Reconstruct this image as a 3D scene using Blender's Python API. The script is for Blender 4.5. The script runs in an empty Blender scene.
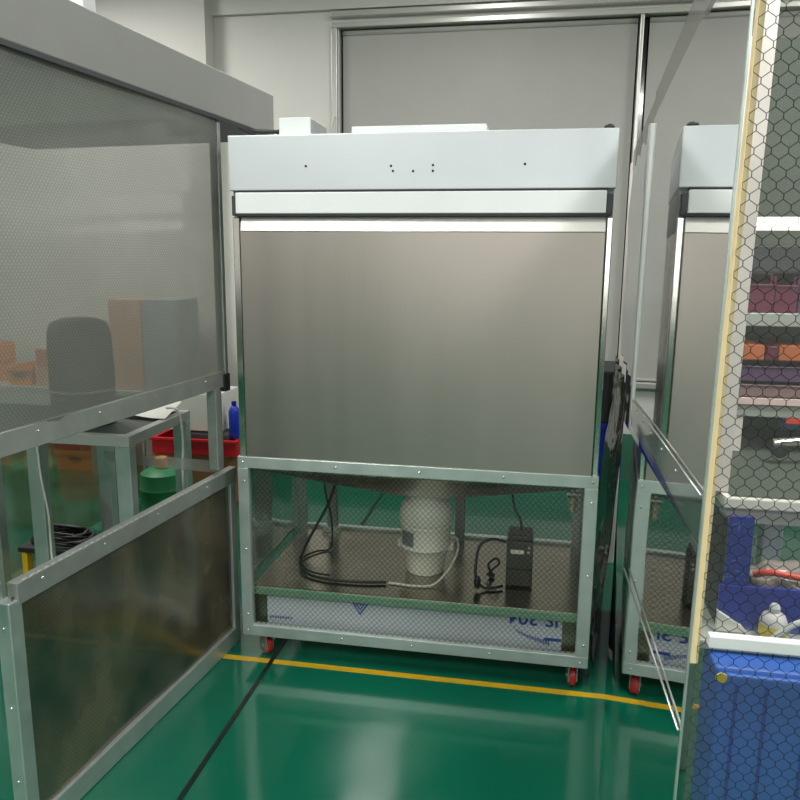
import bpy, bmesh, math, random
from mathutils import Vector, Matrix
random.seed(7)
PI = math.pi
COL = bpy.context.scene.collection
sc = bpy.context.scene

# ------------------------------------------------------------------ materials
def lin(c):
    return tuple((v/12.92 if v <= 0.04045 else ((v+0.055)/1.055)**2.4) for v in [q/255 for q in c])

def mat(name, rgb, rough=0.5, metal=0.0, coat=0.0, noise=0.0, nscale=8.0, bump=0.0, bscale=60.0, stretch=(1, 1, 1), rnoise=0.0, spec=0.5):
    m = bpy.data.materials.new(name); m.use_nodes = True
    nt = m.node_tree; b = nt.nodes['Principled BSDF']
    c = lin(rgb)
    b.inputs['Base Color'].default_value = (*c, 1)
    b.inputs['Roughness'].default_value = rough
    b.inputs['Metallic'].default_value = metal
    b.inputs['Coat Weight'].default_value = coat
    b.inputs['Specular IOR Level'].default_value = spec
    tc = nt.nodes.new('ShaderNodeTexCoord')
    mp = nt.nodes.new('ShaderNodeMapping'); mp.inputs['Scale'].default_value = stretch
    nt.links.new(tc.outputs['Object'], mp.inputs['Vector'])
    nz = nt.nodes.new('ShaderNodeTexNoise'); nz.inputs['Scale'].default_value = nscale; nz.inputs['Detail'].default_value = 4
    nt.links.new(mp.outputs[0], nz.inputs['Vector'])
    if noise:
        mr = nt.nodes.new('ShaderNodeMapRange')
        mr.inputs['From Min'].default_value = .3; mr.inputs['From Max'].default_value = .7
        mr.inputs['To Min'].default_value = 1-noise; mr.inputs['To Max'].default_value = 1+noise
        nt.links.new(nz.outputs['Fac'], mr.inputs['Value'])
        mx = nt.nodes.new('ShaderNodeVectorMath'); mx.operation = 'SCALE'
        mx.inputs[0].default_value = c
        nt.links.new(mr.outputs[0], mx.inputs['Scale'])
        nt.links.new(mx.outputs[0], b.inputs['Base Color'])
    if rnoise:
        mr2 = nt.nodes.new('ShaderNodeMapRange')
        mr2.inputs['From Min'].default_value = .3; mr2.inputs['From Max'].default_value = .7
        mr2.inputs['To Min'].default_value = rough-rnoise; mr2.inputs['To Max'].default_value = rough+rnoise
        nt.links.new(nz.outputs['Fac'], mr2.inputs['Value'])
        nt.links.new(mr2.outputs[0], b.inputs['Roughness'])
    if bump:
        n2 = nt.nodes.new('ShaderNodeTexNoise'); n2.inputs['Scale'].default_value = bscale; n2.inputs['Detail'].default_value = 3
        nt.links.new(mp.outputs[0], n2.inputs['Vector'])
        bp = nt.nodes.new('ShaderNodeBump'); bp.inputs['Strength'].default_value = bump; bp.inputs['Distance'].default_value = .01
        nt.links.new(n2.outputs['Fac'], bp.inputs['Height'])
        nt.links.new(bp.outputs[0], b.inputs['Normal'])
    return m

def sheet_mat(name, tint, haze, haze_rgb, refl, rough=0.03, line=0.05, cell=0.02, T=1.02, e=.3, line_a=0.85, line_rgb=(25, 27, 26), ior=1.6, wob=0.0, wscale=3.0):
    """clear vinyl sheet: transparent body, fresnel gloss, slight milky haze, printed honeycomb grid laid in UV metres"""
    m = bpy.data.materials.new(name); m.use_nodes = True
    nt = m.node_tree; N = nt.nodes; L = nt.links
    for n in list(N): N.remove(n)
    out = N.new('ShaderNodeOutputMaterial')
    tr = N.new('ShaderNodeBsdfTransparent'); tr.inputs[0].default_value = (*lin(tint), 1)
    gl = N.new('ShaderNodeBsdfGlossy'); gl.inputs['Roughness'].default_value = rough; gl.inputs['Color'].default_value = (.95, .95, .95, 1)
    fr = N.new('ShaderNodeFresnel'); fr.inputs['IOR'].default_value = ior
    mu = N.new('ShaderNodeMath'); mu.operation = 'MULTIPLY'; mu.use_clamp = True; mu.inputs[1].default_value = refl
    L.new(fr.outputs[0], mu.inputs[0])
    df = N.new('ShaderNodeBsdfDiffuse'); df.inputs[0].default_value = (*lin(haze_rgb), 1)
    tl = N.new('ShaderNodeBsdfTranslucent'); tl.inputs[0].default_value = (*lin(haze_rgb), 1)
    mdt = N.new('ShaderNodeMixShader'); mdt.inputs[0].default_value = .5
    L.new(df.outputs[0], mdt.inputs[1]); L.new(tl.outputs[0], mdt.inputs[2])
    mh = N.new('ShaderNodeMixShader'); mh.inputs[0].default_value = haze
    L.new(tr.outputs[0], mh.inputs[1]); L.new(mdt.outputs[0], mh.inputs[2])
    mf = N.new('ShaderNodeMixShader')
    L.new(mu.outputs[0], mf.inputs[0]); L.new(mh.outputs[0], mf.inputs[1]); L.new(gl.outputs[0], mf.inputs[2])
    if wob:
        tc = N.new('ShaderNodeTexCoord')
        nz = N.new('ShaderNodeTexNoise'); nz.inputs['Scale'].default_value = wscale; nz.inputs['Detail'].default_value = 1
        L.new(tc.outputs['Object'], nz.inputs['Vector'])
        bp = N.new('ShaderNodeBump'); bp.inputs['Strength'].default_value = wob; bp.inputs['Distance'].default_value = .02
        L.new(nz.outputs['Fac'], bp.inputs['Height'])
        L.new(bp.outputs[0], gl.inputs['Normal']); L.new(bp.outputs[0], fr.inputs['Normal'])
    if line_a <= 0:
        L.new(mf.outputs[0], out.inputs[0]); return m
    uv = N.new('ShaderNodeUVMap'); uv.uv_map = 'UVMap'
    def vm(op, a, b=None, s=None):
        n = N.new('ShaderNodeVectorMath'); n.operation = op
        for i, q in enumerate((a, b)):
            if q is None: continue
            if isinstance(q, tuple): n.inputs[i].default_value = q
            else: L.new(q, n.inputs[i])
        return n.outputs['Value'] if op in ('DOT_PRODUCT', 'LENGTH') else n.outputs[0]
    def mth(op, a, b):
        n = N.new('ShaderNodeMath'); n.operation = op
        for i, q in enumerate((a, b)):
            if isinstance(q, (int, float)): n.inputs[i].default_value = q
            else: L.new(q, n.inputs[i])
        return n.outputs[0]
    sy = T+e                                     # row repeat of a flattened honeycomb: height T, upright edge e, width 1
    r = (1.0, sy, 1.0); h = (.5, sy/2, 0.0)
    p = vm('MULTIPLY', uv.outputs[0], (1/cell, 1/cell, 0.0))
    p = vm('ADD', p, (r[0]*400, r[1]*400, 0.0))
    def cellm(q):
        ab = vm('ABSOLUTE', vm('SUBTRACT', vm('MODULO', q, r), h))
        sx_ = N.new('ShaderNodeSeparateXYZ'); L.new(ab, sx_.inputs[0])
        sl = mth('ADD', mth('MULTIPLY', sx_.outputs[1], 2/T), mth('MULTIPLY', sx_.outputs[0], 2*(T-e)/T))
        return mth('MAXIMUM', mth('MULTIPLY', sx_.outputs[0], 2.0), sl)
    d = mth('MINIMUM', cellm(p), cellm(vm('SUBTRACT', p, h)))
    mask = mth('MULTIPLY', mth('GREATER_THAN', d, 1-2*line), line_a)
    ink = N.new('ShaderNodeBsdfDiffuse'); ink.inputs[0].default_value = (*lin(line_rgb), 1)
    ml = N.new('ShaderNodeMixShader')
    L.new(mask, ml.inputs[0]); L.new(mf.outputs[0], ml.inputs[1]); L.new(ink.outputs[0], ml.inputs[2])
    L.new(ml.outputs[0], out.inputs[0])
    return m

def blotch(m, scale, lo_, hi_, stretch=(1, 1, 1)):
    nt = m.node_tree
    tc = nt.nodes.new('ShaderNodeTexCoord'); mp = nt.nodes.new('ShaderNodeMapping'); mp.inputs['Scale'].default_value = stretch
    nz = nt.nodes.new('ShaderNodeTexNoise'); nz.inputs['Scale'].default_value = scale; nz.inputs['Detail'].default_value = 5
    nt.links.new(tc.outputs['Object'], mp.inputs[0]); nt.links.new(mp.outputs[0], nz.inputs['Vector'])
    mr = nt.nodes.new('ShaderNodeMapRange'); mr.inputs['From Min'].default_value = .35; mr.inputs['From Max'].default_value = .65
    mr.inputs['To Min'].default_value = lo_; mr.inputs['To Max'].default_value = hi_
    nt.links.new(nz.outputs['Fac'], mr.inputs['Value'])
    for n in nt.nodes:
        if n.type in ('BSDF_DIFFUSE', 'BSDF_TRANSLUCENT') and n.name != 'ink':
            c = tuple(n.inputs[0].default_value)[:3]
            if max(c) < .03: continue
            sc_ = nt.nodes.new('ShaderNodeVectorMath'); sc_.operation = 'SCALE'; sc_.inputs[0].default_value = c
            nt.links.new(mr.outputs[0], sc_.inputs['Scale']); nt.links.new(sc_.outputs[0], n.inputs[0])

def emis(name, rgb, s):
    m = bpy.data.materials.new(name); m.use_nodes = True
    nt = m.node_tree; b = nt.nodes['Principled BSDF']
    b.inputs['Base Color'].default_value = (*lin(rgb), 1)
    b.inputs['Emission Color'].default_value = (*lin(rgb), 1); b.inputs['Emission Strength'].default_value = s
    return m

M = {}
M['panel'] = mat('brushed stainless panel', (168, 161, 154), .40, 1.0, noise=.05, nscale=3, rnoise=.05, bump=.02, bscale=90, stretch=(1, 1, .05))
M['polish'] = mat('polished stainless', (205, 203, 196), .16, 1.0, bump=.05, bscale=6)
M['stain'] = mat('mill stainless', (190, 186, 178), .30, 1.0, noise=.08, nscale=5, rnoise=.06)
M['shelfmetal'] = mat('shelf stainless', (176, 168, 156), .24, 1.0, noise=.12, nscale=4, rnoise=.08, bump=.03, bscale=5)
M['galv'] = mat('galvanised strip', (190, 200, 196), .42, .75, noise=.07, nscale=14, rnoise=.06)
M['galvdark'] = mat('dull galvanised strip', (156, 161, 157), .5, .6, noise=.08, nscale=14)
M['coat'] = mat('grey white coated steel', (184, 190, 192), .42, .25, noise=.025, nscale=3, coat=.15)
M['coatdark'] = mat('shaded coated steel', (150, 152, 150), .5, .2, noise=.03)  # darker copy of the coating, shade put into its colour
M['white'] = mat('white coating', (204, 208, 208), .45, noise=.02)
M['seam'] = mat('black seam', (22, 24, 26), .6)
M['bracket'] = mat('dark bracket', (60, 62, 66), .5, .4)
M['rivet'] = mat('bright rivet', (225, 228, 226), .25, .9)
M['black'] = mat('black rubber', (20, 20, 22), .5)
M['cable'] = mat('black cable', (16, 17, 18), .45)
M['wcable'] = mat('white cable', (206, 206, 198), .5)
M['red'] = mat('red caster tread', (150, 32, 38), .35)
M['hub'] = mat('grey caster hub', (150, 150, 148), .35, .5)
M['zinc'] = mat('zinc plated fork', (196, 198, 196), .3, .9)
M['fan'] = mat('white fan plastic', (244, 242, 232), .4, noise=.03)
M['label'] = mat('grey rating label', (132, 138, 138), .5, noise=.12, nscale=60)
M['lwhite'] = mat('white sticker', (235, 235, 228), .5)
M['box'] = mat('dark grey transformer case', (74, 72, 66), .45, .3, noise=.1, nscale=20)
M['film'] = mat('protective film white', (206, 212, 224), .25, 0, noise=.03, nscale=9, coat=.4)
M['print'] = mat('blue film print', (44, 72, 170), .4)
M['filmbare'] = mat('bare steel beside film', (140, 138, 122), .35, .9, noise=.1)
M['lip'] = mat('lip steel with floor reflection', (150, 190, 165), .4, .5, noise=.06)  # green reflection of the floor put into the base colour
M['brass'] = mat('brass valve', (206, 190, 160), .35, .5, noise=.08)
M['wall'] = mat('painted wall', (206, 205, 199), .75, noise=.015, nscale=2, bump=.05, bscale=40)
M['wallshade'] = mat('painted pillar', (196, 194, 189), .75, noise=.015, nscale=2)
M['dado'] = mat('green dado paint', (58, 110, 88), .5, noise=.04)
M['ceil'] = mat('white ceiling', (205, 205, 200), .8, noise=.02)
M['alu'] = mat('window aluminium', (196, 196, 190), .35, .6)
M['night'] = mat('dark window pane', (14, 15, 16), .15, coat=.5)
M['blind'] = mat('grey blind fabric', (162, 162, 157), .85, noise=.02, nscale=4, bump=.05, bscale=200)
M['yellow'] = mat('yellow floor line', (196, 160, 30), .35, noise=.07, nscale=20)
M['groove'] = mat('floor groove filler', (14, 30, 26), .4)
M['cream'] = mat('cream tape', (252, 226, 178), .55, noise=.03)
M['blue'] = mat('blue plastic', (28, 56, 178), .35, noise=.06, nscale=9)
M['bluelt'] = mat('blue cabinet paint', (52, 104, 206), .4, noise=.06, nscale=5)
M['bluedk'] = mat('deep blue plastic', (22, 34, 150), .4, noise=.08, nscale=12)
M['orange'] = mat('orange plastic', (216, 128, 44), .5, noise=.06)
M['orangedk'] = mat('burnt orange card', (190, 104, 62), .6, noise=.08)
M['peach'] = mat('peach card', (196, 156, 132), .7, noise=.06)
M['greybox'] = mat('blue grey cover', (160, 163, 168), .7, noise=.05)
M['carton'] = mat('brown carton', (140, 100, 66), .8, noise=.06)
M['redtray'] = mat('red plastic tray', (196, 24, 36), .4, noise=.04)
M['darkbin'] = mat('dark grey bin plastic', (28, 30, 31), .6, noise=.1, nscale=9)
M['tan'] = mat('tan band', (150, 132, 116), .6)
M['whitecard'] = mat('white carton', (222, 222, 214), .7, noise=.02)
M['tabletop'] = mat('dark green table mat', (66, 76, 70), .55, noise=.06)
M['maroon'] = mat('maroon plastic', (104, 40, 66), .4, noise=.14, nscale=18)
M['purple'] = mat('purple plastic', (92, 62, 100), .4, noise=.12, nscale=18)
M['mauve'] = mat('mauve plastic', (136, 108, 112), .45, noise=.08)
M['darkgrey'] = mat('dark grey plastic', (74, 76, 80), .45, noise=.08)
M['pinkedge'] = mat('pale pink shelf edge', (222, 196, 194), .4, noise=.03)
M['shelfgrey'] = mat('pale grey shelf', (176, 180, 176), .45, .2, noise=.04)
M['backing'] = mat('dark green grey backing', (78, 86, 78), .6, noise=.05)
M['chrome'] = mat('chrome pipe', (225, 222, 216), .12, 1.0)
M['navy'] = mat('navy plastic', (24, 40, 78), .4)
M['bagred'] = mat('orange red bag strip', (216, 62, 40), .35, noise=.08)
M['bag'] = mat('clear wrinkled parts bag', (150, 140, 136), .18, .15, noise=.18, nscale=30, bump=.5, bscale=40)
M['yel'] = mat('yellow label', (214, 190, 40), .5, noise=.12, nscale=40)
M['bottle'] = mat('white bottle plastic', (218, 212, 214), .4)
M['yblack'] = mat('yellow plastic strip', (214, 178, 26), .5)
M['palepost'] = mat('pale post', (232, 224, 220), .35, .1, noise=.04)

# floor: glossy green epoxy
fm = mat('green epoxy floor', (8, 92, 70), .14, 0, noise=.06, nscale=1.6, bump=.04, bscale=1.5, coat=.35, rnoise=.05)
M['floor'] = fm

S_left_up = sheet_mat('hazy vinyl upper left', (222, 223, 219), .58, (172, 174, 168), .8, .12, line=.085, cell=.0125, line_a=.30, ior=1.55, wob=.12)
S_left_lo = sheet_mat('vinyl lower left', (124, 106, 84), .80, (100, 88, 71), .24, .22, line=.085, cell=.0125, line_a=.38, ior=1.6, wob=.25)
blotch(S_left_lo, 4.5, .35, 1.75, (1, 1, .8)); blotch(S_left_up, 2.0, .88, 1.1)  # mottles haze colour; lower sheet's brighter patches stand in for light glints
S_front = sheet_mat('gridded vinyl front', (236, 238, 234), .03, (120, 122, 116), .7, .05, line=.055, cell=.0208, T=.95, e=.14, line_a=.78, ior=1.45, wob=.05)
S_right_up = sheet_mat('glossy clear vinyl upper', (200, 202, 198), .12, (150, 152, 148), 2.3, .02, line_a=0, ior=2.0, wob=.012, wscale=2.0)
S_right_lo = sheet_mat('glossy clear vinyl lower', (200, 204, 200), .10, (110, 114, 110), 1.0, .02, line_a=0, ior=1.75, wob=.05, wscale=3.0)
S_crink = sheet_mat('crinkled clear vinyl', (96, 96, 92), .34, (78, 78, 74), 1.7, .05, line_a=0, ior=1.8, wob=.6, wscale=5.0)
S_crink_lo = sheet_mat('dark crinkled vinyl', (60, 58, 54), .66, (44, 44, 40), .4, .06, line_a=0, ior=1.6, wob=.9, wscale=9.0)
S_near = sheet_mat('gridded vinyl near', (222, 224, 220), .12, (160, 161, 158), .9, .03, line=.036, cell=.0205, T=1.05, e=.33, line_a=.8, ior=1.45, wob=.04, line_rgb=(40, 42, 40))

# ------------------------------------------------------------------ mesh helpers
def W(o):
    m = o.matrix_basis.copy() if o else Matrix()
    while o is not None and o.parent is not None:
        o = o.parent; m = o.matrix_basis @ m
    return m

def box(bm, x0, x1, y0, y1, z0, z1, bev=0.0):
    vs = [bm.verts.new((x, y, z)) for x in (x0, x1) for y in (y0, y1) for z in (z0, z1)]
    f = [(0, 1, 3, 2), (4, 6, 7, 5), (0, 4, 5, 1), (2, 3, 7, 6), (0, 2, 6, 4), (1, 5, 7, 3)]
    fs = [bm.faces.new([vs[i] for i in q]) for q in f]
    if bev:
        es = list({e for q in fs for e in q.edges})
        bmesh.ops.bevel(bm, geom=es, offset=bev, segments=2, affect='EDGES', profile=.5)

def prism(bm, pts, vec):
    """polygon pts (3-D) extruded along vec"""
    a = [bm.verts.new(p) for p in pts]; b = [bm.verts.new(Vector(p)+Vector(vec)) for p in pts]
    bm.faces.new(a[::-1]); bm.faces.new(b)
    n = len(pts)
    for i in range(n): bm.faces.new((a[i], a[(i+1) % n], b[(i+1) % n], b[i]))

def spline(pts, n=8):
    P = [Vector(p) for p in pts]
    if len(P) < 3: return P
    P = [P[0]*2-P[1]] + P + [P[-1]*2-P[-2]]
    out = []
    for i in range(1, len(P)-2):
        for k in range(n):
            t = k/n
            a, b, c, d = P[i-1:i+3]
            out.append(.5*((2*b)+(c-a)*t+(2*a-5*b+4*c-d)*t*t+(3*b-a-3*c+d)*t**3))
    out.append(P[-2]); return out

def tube(bm, pts, r, seg=8, smooth=True):
    P = spline(pts) if smooth else [Vector(p) for p in pts]
    rings = []; up = Vector((0, 0, 1))
    for i, p in enumerate(P):
        t = (P[min(i+1, len(P)-1)]-P[max(i-1, 0)]).normalized()
        s = t.cross(up)
        if s.length < 1e-3: s = t.cross(Vector((1, 0, 0)))
        s.normalize(); u = s.cross(t)
        rings.append([bm.verts.new(p+r*(math.cos(a)*s+math.sin(a)*u)) for a in [2*PI*k/seg for k in range(seg)]])
    for A, B in zip(rings, rings[1:]):
        for k in range(seg): bm.faces.new((A[k], A[(k+1) % seg], B[(k+1) % seg], B[k]))
    bm.faces.new(rings[0][::-1]); bm.faces.new(rings[-1])

def lathe(bm, prof, c, seg=28, axis='z'):
    """prof: (radius, height) list"""
    rings = []
    for r, h in prof:
        ring = []
        for k in range(seg):
            a = 2*PI*k/seg; x, y = r*math.cos(a), r*math.sin(a)
            v = {'z': (x, y, h), 'x': (h, x, y), 'y': (x, h, y)}[axis]
            ring.append(bm.verts.new(Vector(c)+Vector(v)))
        rings.append(ring)
    for A, B in zip(rings, rings[1:]):
        for k in range(seg): bm.faces.new((A[k], A[(k+1) % seg], B[(k+1) % seg], B[k]))
    bm.faces.new(rings[0][::-1]); bm.faces.new(rings[-1])

def sheet(bm, p00, p10, p11, p01, nu=24, nv=24, amp=0.0, fu=2.0, fv=1.5, ph=0.0, tu=None, tv=None):
    """ruled sheet with UVs in metres and a slight billow along its normal"""
    A, B, C_, D = [Vector(p) for p in (p00, p10, p11, p01)]
    n = (B-A).cross(D-A).normalized()
    lu = (B-A).length; lv = (D-A).length
    uvl = bm.loops.layers.uv.new('UVMap')
    g = []
    for j in range(nv+1):
        row = []
        for i in range(nu+1):
            u, v = i/nu, j/nv
            p = (A*(1-u)+B*u)*(1-v)+(D*(1-u)+C_*u)*v
            e = math.sin(PI*min(1, max(0, u)))**.5*amp
            p = p+n*e*(math.sin(fu*2*PI*u+ph+1.3*v)*.6+math.sin(fv*2*PI*v+ph*2+u*2)*.4)
            row.append((bm.verts.new(p), (u*lu, v*lv)))
        g.append(row)
    for j in range(nv):
        for i in range(nu):
            q = (g[j][i], g[j][i+1], g[j+1][i+1], g[j+1][i])
            f = bm.faces.new([w[0] for w in q]); f.smooth = True
            for l, w in zip(f.loops, q): l[uvl].uv = w[1]

def B(fn, *a, **k):
    bm = bmesh.new(); fn(bm, *a, **k); return bm
def BM(*calls):
    bm = bmesh.new()
    for c in calls: c[0](bm, *c[1:])
    return bm

def obj(name, bm, m, parent=None, world=True, smooth=False, flat=False):
    if not flat: bmesh.ops.recalc_face_normals(bm, faces=bm.faces)
    if parent is not None and world: bm.transform(W(parent).inverted())
    origin = None
    if parent is None:
        xs = [v.co for v in bm.verts]
        lo = [min(p[i] for p in xs) for i in range(3)]; hi = [max(p[i] for p in xs) for i in range(3)]
        origin = Vector(((lo[0]+hi[0])/2, (lo[1]+hi[1])/2, lo[2]))
        bm.transform(Matrix.Translation(-origin))
    me = bpy.data.meshes.new(name); bm.to_mesh(me); bm.free()
    me.materials.append(m)
    if smooth:
        for p in me.polygons: p.use_smooth = True
    o = bpy.data.objects.new(name, me); COL.objects.link(o)
    if origin is not None: o.location = origin
    o.parent = parent
    return o

def smooth_by_angle(o, ang=35):
    me = o.data
    for p in me.polygons: p.use_smooth = True
    bm = bmesh.new(); bm.from_mesh(me)
    for e in bm.edges:
        e.smooth = not (len(e.link_faces) == 2 and e.calc_face_angle(0) > math.radians(ang))
    bm.to_mesh(me); bm.free()
    return o

def tag(o, label, cat, group=None, kind=None):
    if label: o['label'] = label
    if cat: o['category'] = cat
    if group: o['group'] = group
    if kind: o['kind'] = kind
    return o

def thing(name, label, cat, loc=(0, 0, 0), rotz=0.0, group=None):
    o = bpy.data.objects.new(name, None); COL.objects.link(o)
    o.location = loc; o.rotation_euler = (0, 0, rotz)
    return tag(o, label, cat, group)

def struct(name, bm, m, parent=None):
    o = obj(name, bm, m, parent)
    if parent is None: o['kind'] = 'structure'
    return o

def text_bm(s, size, M4):
    cu = bpy.data.curves.new('lettering', 'FONT'); cu.body = s; cu.size = size; cu.align_x = 'LEFT'; cu.offset = size*.012
    o = bpy.data.objects.new('lettering', cu); COL.objects.link(o)
    dg = bpy.context.evaluated_depsgraph_get(); dg.update()
    me = bpy.data.meshes.new_from_object(o.evaluated_get(dg))
    bm = bmesh.new(); bm.from_mesh(me); bm.transform(M4)
    bpy.data.objects.remove(o); bpy.data.curves.remove(cu); bpy.data.meshes.remove(me)
    return bm

def rivets(parent, pts, n, r=.0055, local=False):
    """domed rivets, one object each; n = facing direction (world or the thing's own frame)"""
    n = Vector(n).normalized()
    first = None
    for p in pts:
        if first is None:
            bm = bmesh.new()
            lathe(bm, [(r, 0), (r*.95, r*.3), (r*.65, r*.6), (r*.15, r*.72)], (0, 0, 0), 10)
            bm.transform(Vector((0, 0, 1)).rotation_difference(n).to_matrix().to_4x4())
            first = obj('rivet', bm, M['rivet'], parent, world=False, smooth=True); o = first
        else:
            o = first.copy(); COL.objects.link(o); o.parent = parent
        o.location = Vector(p) if local else W(parent).inverted() @ Vector(p)

# ------------------------------------------------------------------ setting
YB = 5.6
struct('floor', B(box, -7, 6, -4.5, YB, -.1, 0), M['floor'])
struct('ceiling', B(box, -7, 6, -4.5, YB, 4.2, 4.3), M['ceil'])
wb = bmesh.new()   # back wall around the window opening
wx0, wx1, wz0, wz1 = -1.47, 2.75, .75, 3.25
box(wb, -7, wx0, YB, YB+.2, 0, 4.2); box(wb, wx1, 6, YB, YB+.2, 0, 4.2)
box(wb, wx0, wx1, YB, YB+.2, 0, wz0); box(wb, wx0, wx1, YB, YB+.2, wz1, 4.2)
struct('wall_back', wb, M['wall'])
struct('wall_left', B(box, -7.2, -7, -4.5, YB, 0, 4.2), M['wall'])
struct('wall_right', B(box, 6, 6.2, -4.5, YB, 0, 4.2), M['wall'])
struct('wall_front', B(box, -7, 6, -4.7, -4.5, 0, 4.2), M['wallshade'])
struct('trim_1', B(box, -7, 6, YB-.006, YB-.001, 0, .36), M['dado'])
struct('trim_6', B(box, -7, 6, -4.499, -4.49, 0, 1.0), M['dado'])  # unseen dado, added so the back panel reflects darker low down
struct('trim_2', B(box, -3.6, -2.42, YB-.16, YB-.007, 0, 4.2), M['wallshade'])           # pillar
struct('trim_3', B(box, -2.42, 6, YB-.04, YB-.007, 3.34, 4.2), M['wall'])                 # lintel band above window
fr = bmesh.new()
box(fr, wx0-.05, wx1+.05, YB-.035, YB+.06, wz1-.03, wz1+.005, .004); box(fr, wx0-.05, wx1+.05, YB-.06, YB-.005, wz1+.035, wz1+.075, .006)
box(fr, wx0-.05, wx0-.008, YB-.035, YB+.06, wz0, wz1-.03, .004); box(fr, wx1, wx1+.05, YB-.035, YB+.06, wz0, wz1-.03, .004)
box(fr, .609, .633, YB-.03, YB+.06, wz0, wz1-.03, .004)
box(fr, wx0-.05, wx1+.05, YB-.05, YB+.06, wz0-.04, wz0, .004)
wf = struct('window_1', fr, M['alu'])
pn = struct('window_pane', B(box, wx0, wx1, YB+.08, YB+.09, wz0, wz1), M['night'], wf)
for (a, b, lab) in ((wx0+.022, .598, 'plain grey roller blind over the wide left window bay'), (.676, wx1-.02, 'plain grey roller blind over the window bay right of the mullion')):
    bl = thing('roller_blind', lab, 'blind', ((a+b)/2, YB+.03, wz0+.005), group=None)
    obj('blind_fabric', B(sheet, (a, YB+.03, wz0+.02), (b, YB+.03, wz0+.02), (b, YB+.03, wz1-.06), (a, YB+.03, wz1-.06), 20, 6, .003), M['blind'], bl)
    obj('blind_roller', B(lathe, [(.02, a), (.02, b)], (0, YB+.035, wz1-.055), 12, 'x'), M['blind'], bl, smooth=True)
    obj('hem_bar', B(box, a, b, YB+.022, YB+.038, wz0+.002, wz0+.022, .003), M['alu'], bl)
tag(obj('blind_cord', B(tube, [(-1.50, YB-.045, 2.62), (-1.515, YB-.06, 2.55), (-1.535, YB-.06, 2.45), (-1.54, YB-.05, 2.2), (-1.535, YB-.05, 1.9)], .006, 6), M['wcable'], smooth=True), 'thin white cord hanging beside the left window jamb', 'cord')
# yellow floor line and black groove
struct('trim_4', B(box, -7, 6, 2.640, 2.672, .0003, .0016), M['yellow'])
struct('trim_5', B(box, -1.004, -.986, -4.5, YB-.01, .0017, .0026), M['groove'])

# ------------------------------------------------------------------ main clean bench
X0, X1, YF, YR = -1.113, .247, 2.66, 3.43
bench = thing('clean_bench', 'stainless steel clean bench on red casters in the middle, plain back panel facing us', 'clean bench', ((X0+X1)/2, YF, 0))
ZT = 2.037
ph = obj('plenum_housing', B(box, X0, X1, YF, YR, 1.845, ZT, .004), M['coat'], bench)
hole = None
for x, z in ((-.515, 1.925), (-.508, 1.908), (-.437, 1.907), (-.368, 1.926), (-.368, 1.907), (-.056, 1.926), (-.822, 1.928)):
    if hole is None:
        hole = obj('screw_hole', B(lathe, [(.0045, -.0012), (.0045, 0)], (0, 0, 0), 10, 'y'), M['seam'], ph, world=False); h_ = hole
    else:
        h_ = hole.copy(); COL.objects.link(h_); h_.parent = ph
    h_.location = W(bench).inverted() @ Vector((x, YF, z))
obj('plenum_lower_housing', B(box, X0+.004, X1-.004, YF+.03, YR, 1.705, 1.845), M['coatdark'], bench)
obj('seam_strip', B(box, X0+.035, X1-.028, YF-.006, YF+.03, 1.838, 1.846), M['seam'], bench)
obj('cover_flap', B(box, X0+.028, X1-.030, YF-.014, YF+.004, 1.764, 1.838, .003), M['white'], bench)
obj('flap_edge_seal', B(box, X0+.024, X1-.018, YF-.012, YF+.02, 1.755, 1.764), M['seam'], bench)
for a, b in ((X0+.012, X0+.028), (X1-.030, X1-.010)):
    obj('flap_hinge', B(box, a, b, YF-.010, YF+.03, 1.757, 1.828, .003), M['bracket'], bench)
# bright curved lip under the flap
lp = bmesh.new()
prism(lp, [(X0+.040, YF+.03, 1.752), (X0+.040, YF+.012, 1.752), (X0+.040, YF+.004, 1.735), (X0+.040, YF-.002, 1.704), (X0+.040, YF+.03, 1.704)], (X1-X0-.068, 0, 0))
obj('bright_lip', lp, mat('bright pale lip', (240, 238, 232), .32, .35, noise=.06, nscale=3, stretch=(1, 1, .1)), bench)
pb = B(box, X0+.036, X1-.026, YF+.002, YF+.012, .846, 1.703, .002)
obj('back_panel', pb, M['panel'], bench)
for a, b in ((X0+.008, X0+.034), (X1-.024, X1-.004)):
    obj('corner_column', B(box, a, b, YF+.004, YF+.06, .846, 1.752, .003), M['polish'], bench)
for a, b in ((X0+.006, X0+.018), (X1-.018, X1-.006)):
    obj('side_panel', B(box, a, b, YF+.061, YR, .846, 1.704), M['stain'], bench)
obj('front_sash', B(box, X0+.02, X1-.02, YR-.02, YR-.008, .86, 1.70), M['stain'], bench)
# lower frame: riveted strips
zb0, zb1, zt0, zt1 = .106, .152, .807, .852
rails = []
r1 = obj('front_top_rail', B(box, X0, X1, YF-.004, YF+.03, zt0, zt1, .002), M['galv'], bench)
rivets(r1, [(x, YF-.004, .830) for x in (X0+.02, -.72, -.40, -.09, X1-.02)], (0, -1, 0))
r2 = obj('front_bottom_rail', B(box, X0, X1, YF-.004, YF+.03, zb0, zb1, .002), M['galv'], bench)
rivets(r2, [(x, YF-.004, .129) for x in (X0+.022, -.70, -.42, -.12, X1-.03)], (0, -1, 0))
for a, b in ((X0, X0+.043), (X1-.048, X1)):
    p_ = obj('front_post', B(box, a, b, YF-.006, YF+.03, zb1, zt0, .002), M['galv'], bench)
    rivets(p_, [((a+b)/2+.004, YF-.006, z) for z in (.20, .475, .755)], (0, -1, 0))
for a, b in ((X0, X0+.04), (X1-.04, X1)):
    obj('rear_post', B(box, a, b, YR-.04, YR, zb0, zt1, .002), M['galv'], bench)
obj('rear_bottom_rail', B(box, X0+.04, X1-.04, YR-.03, YR, .26, .315, .002), M['galv'], bench)
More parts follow.
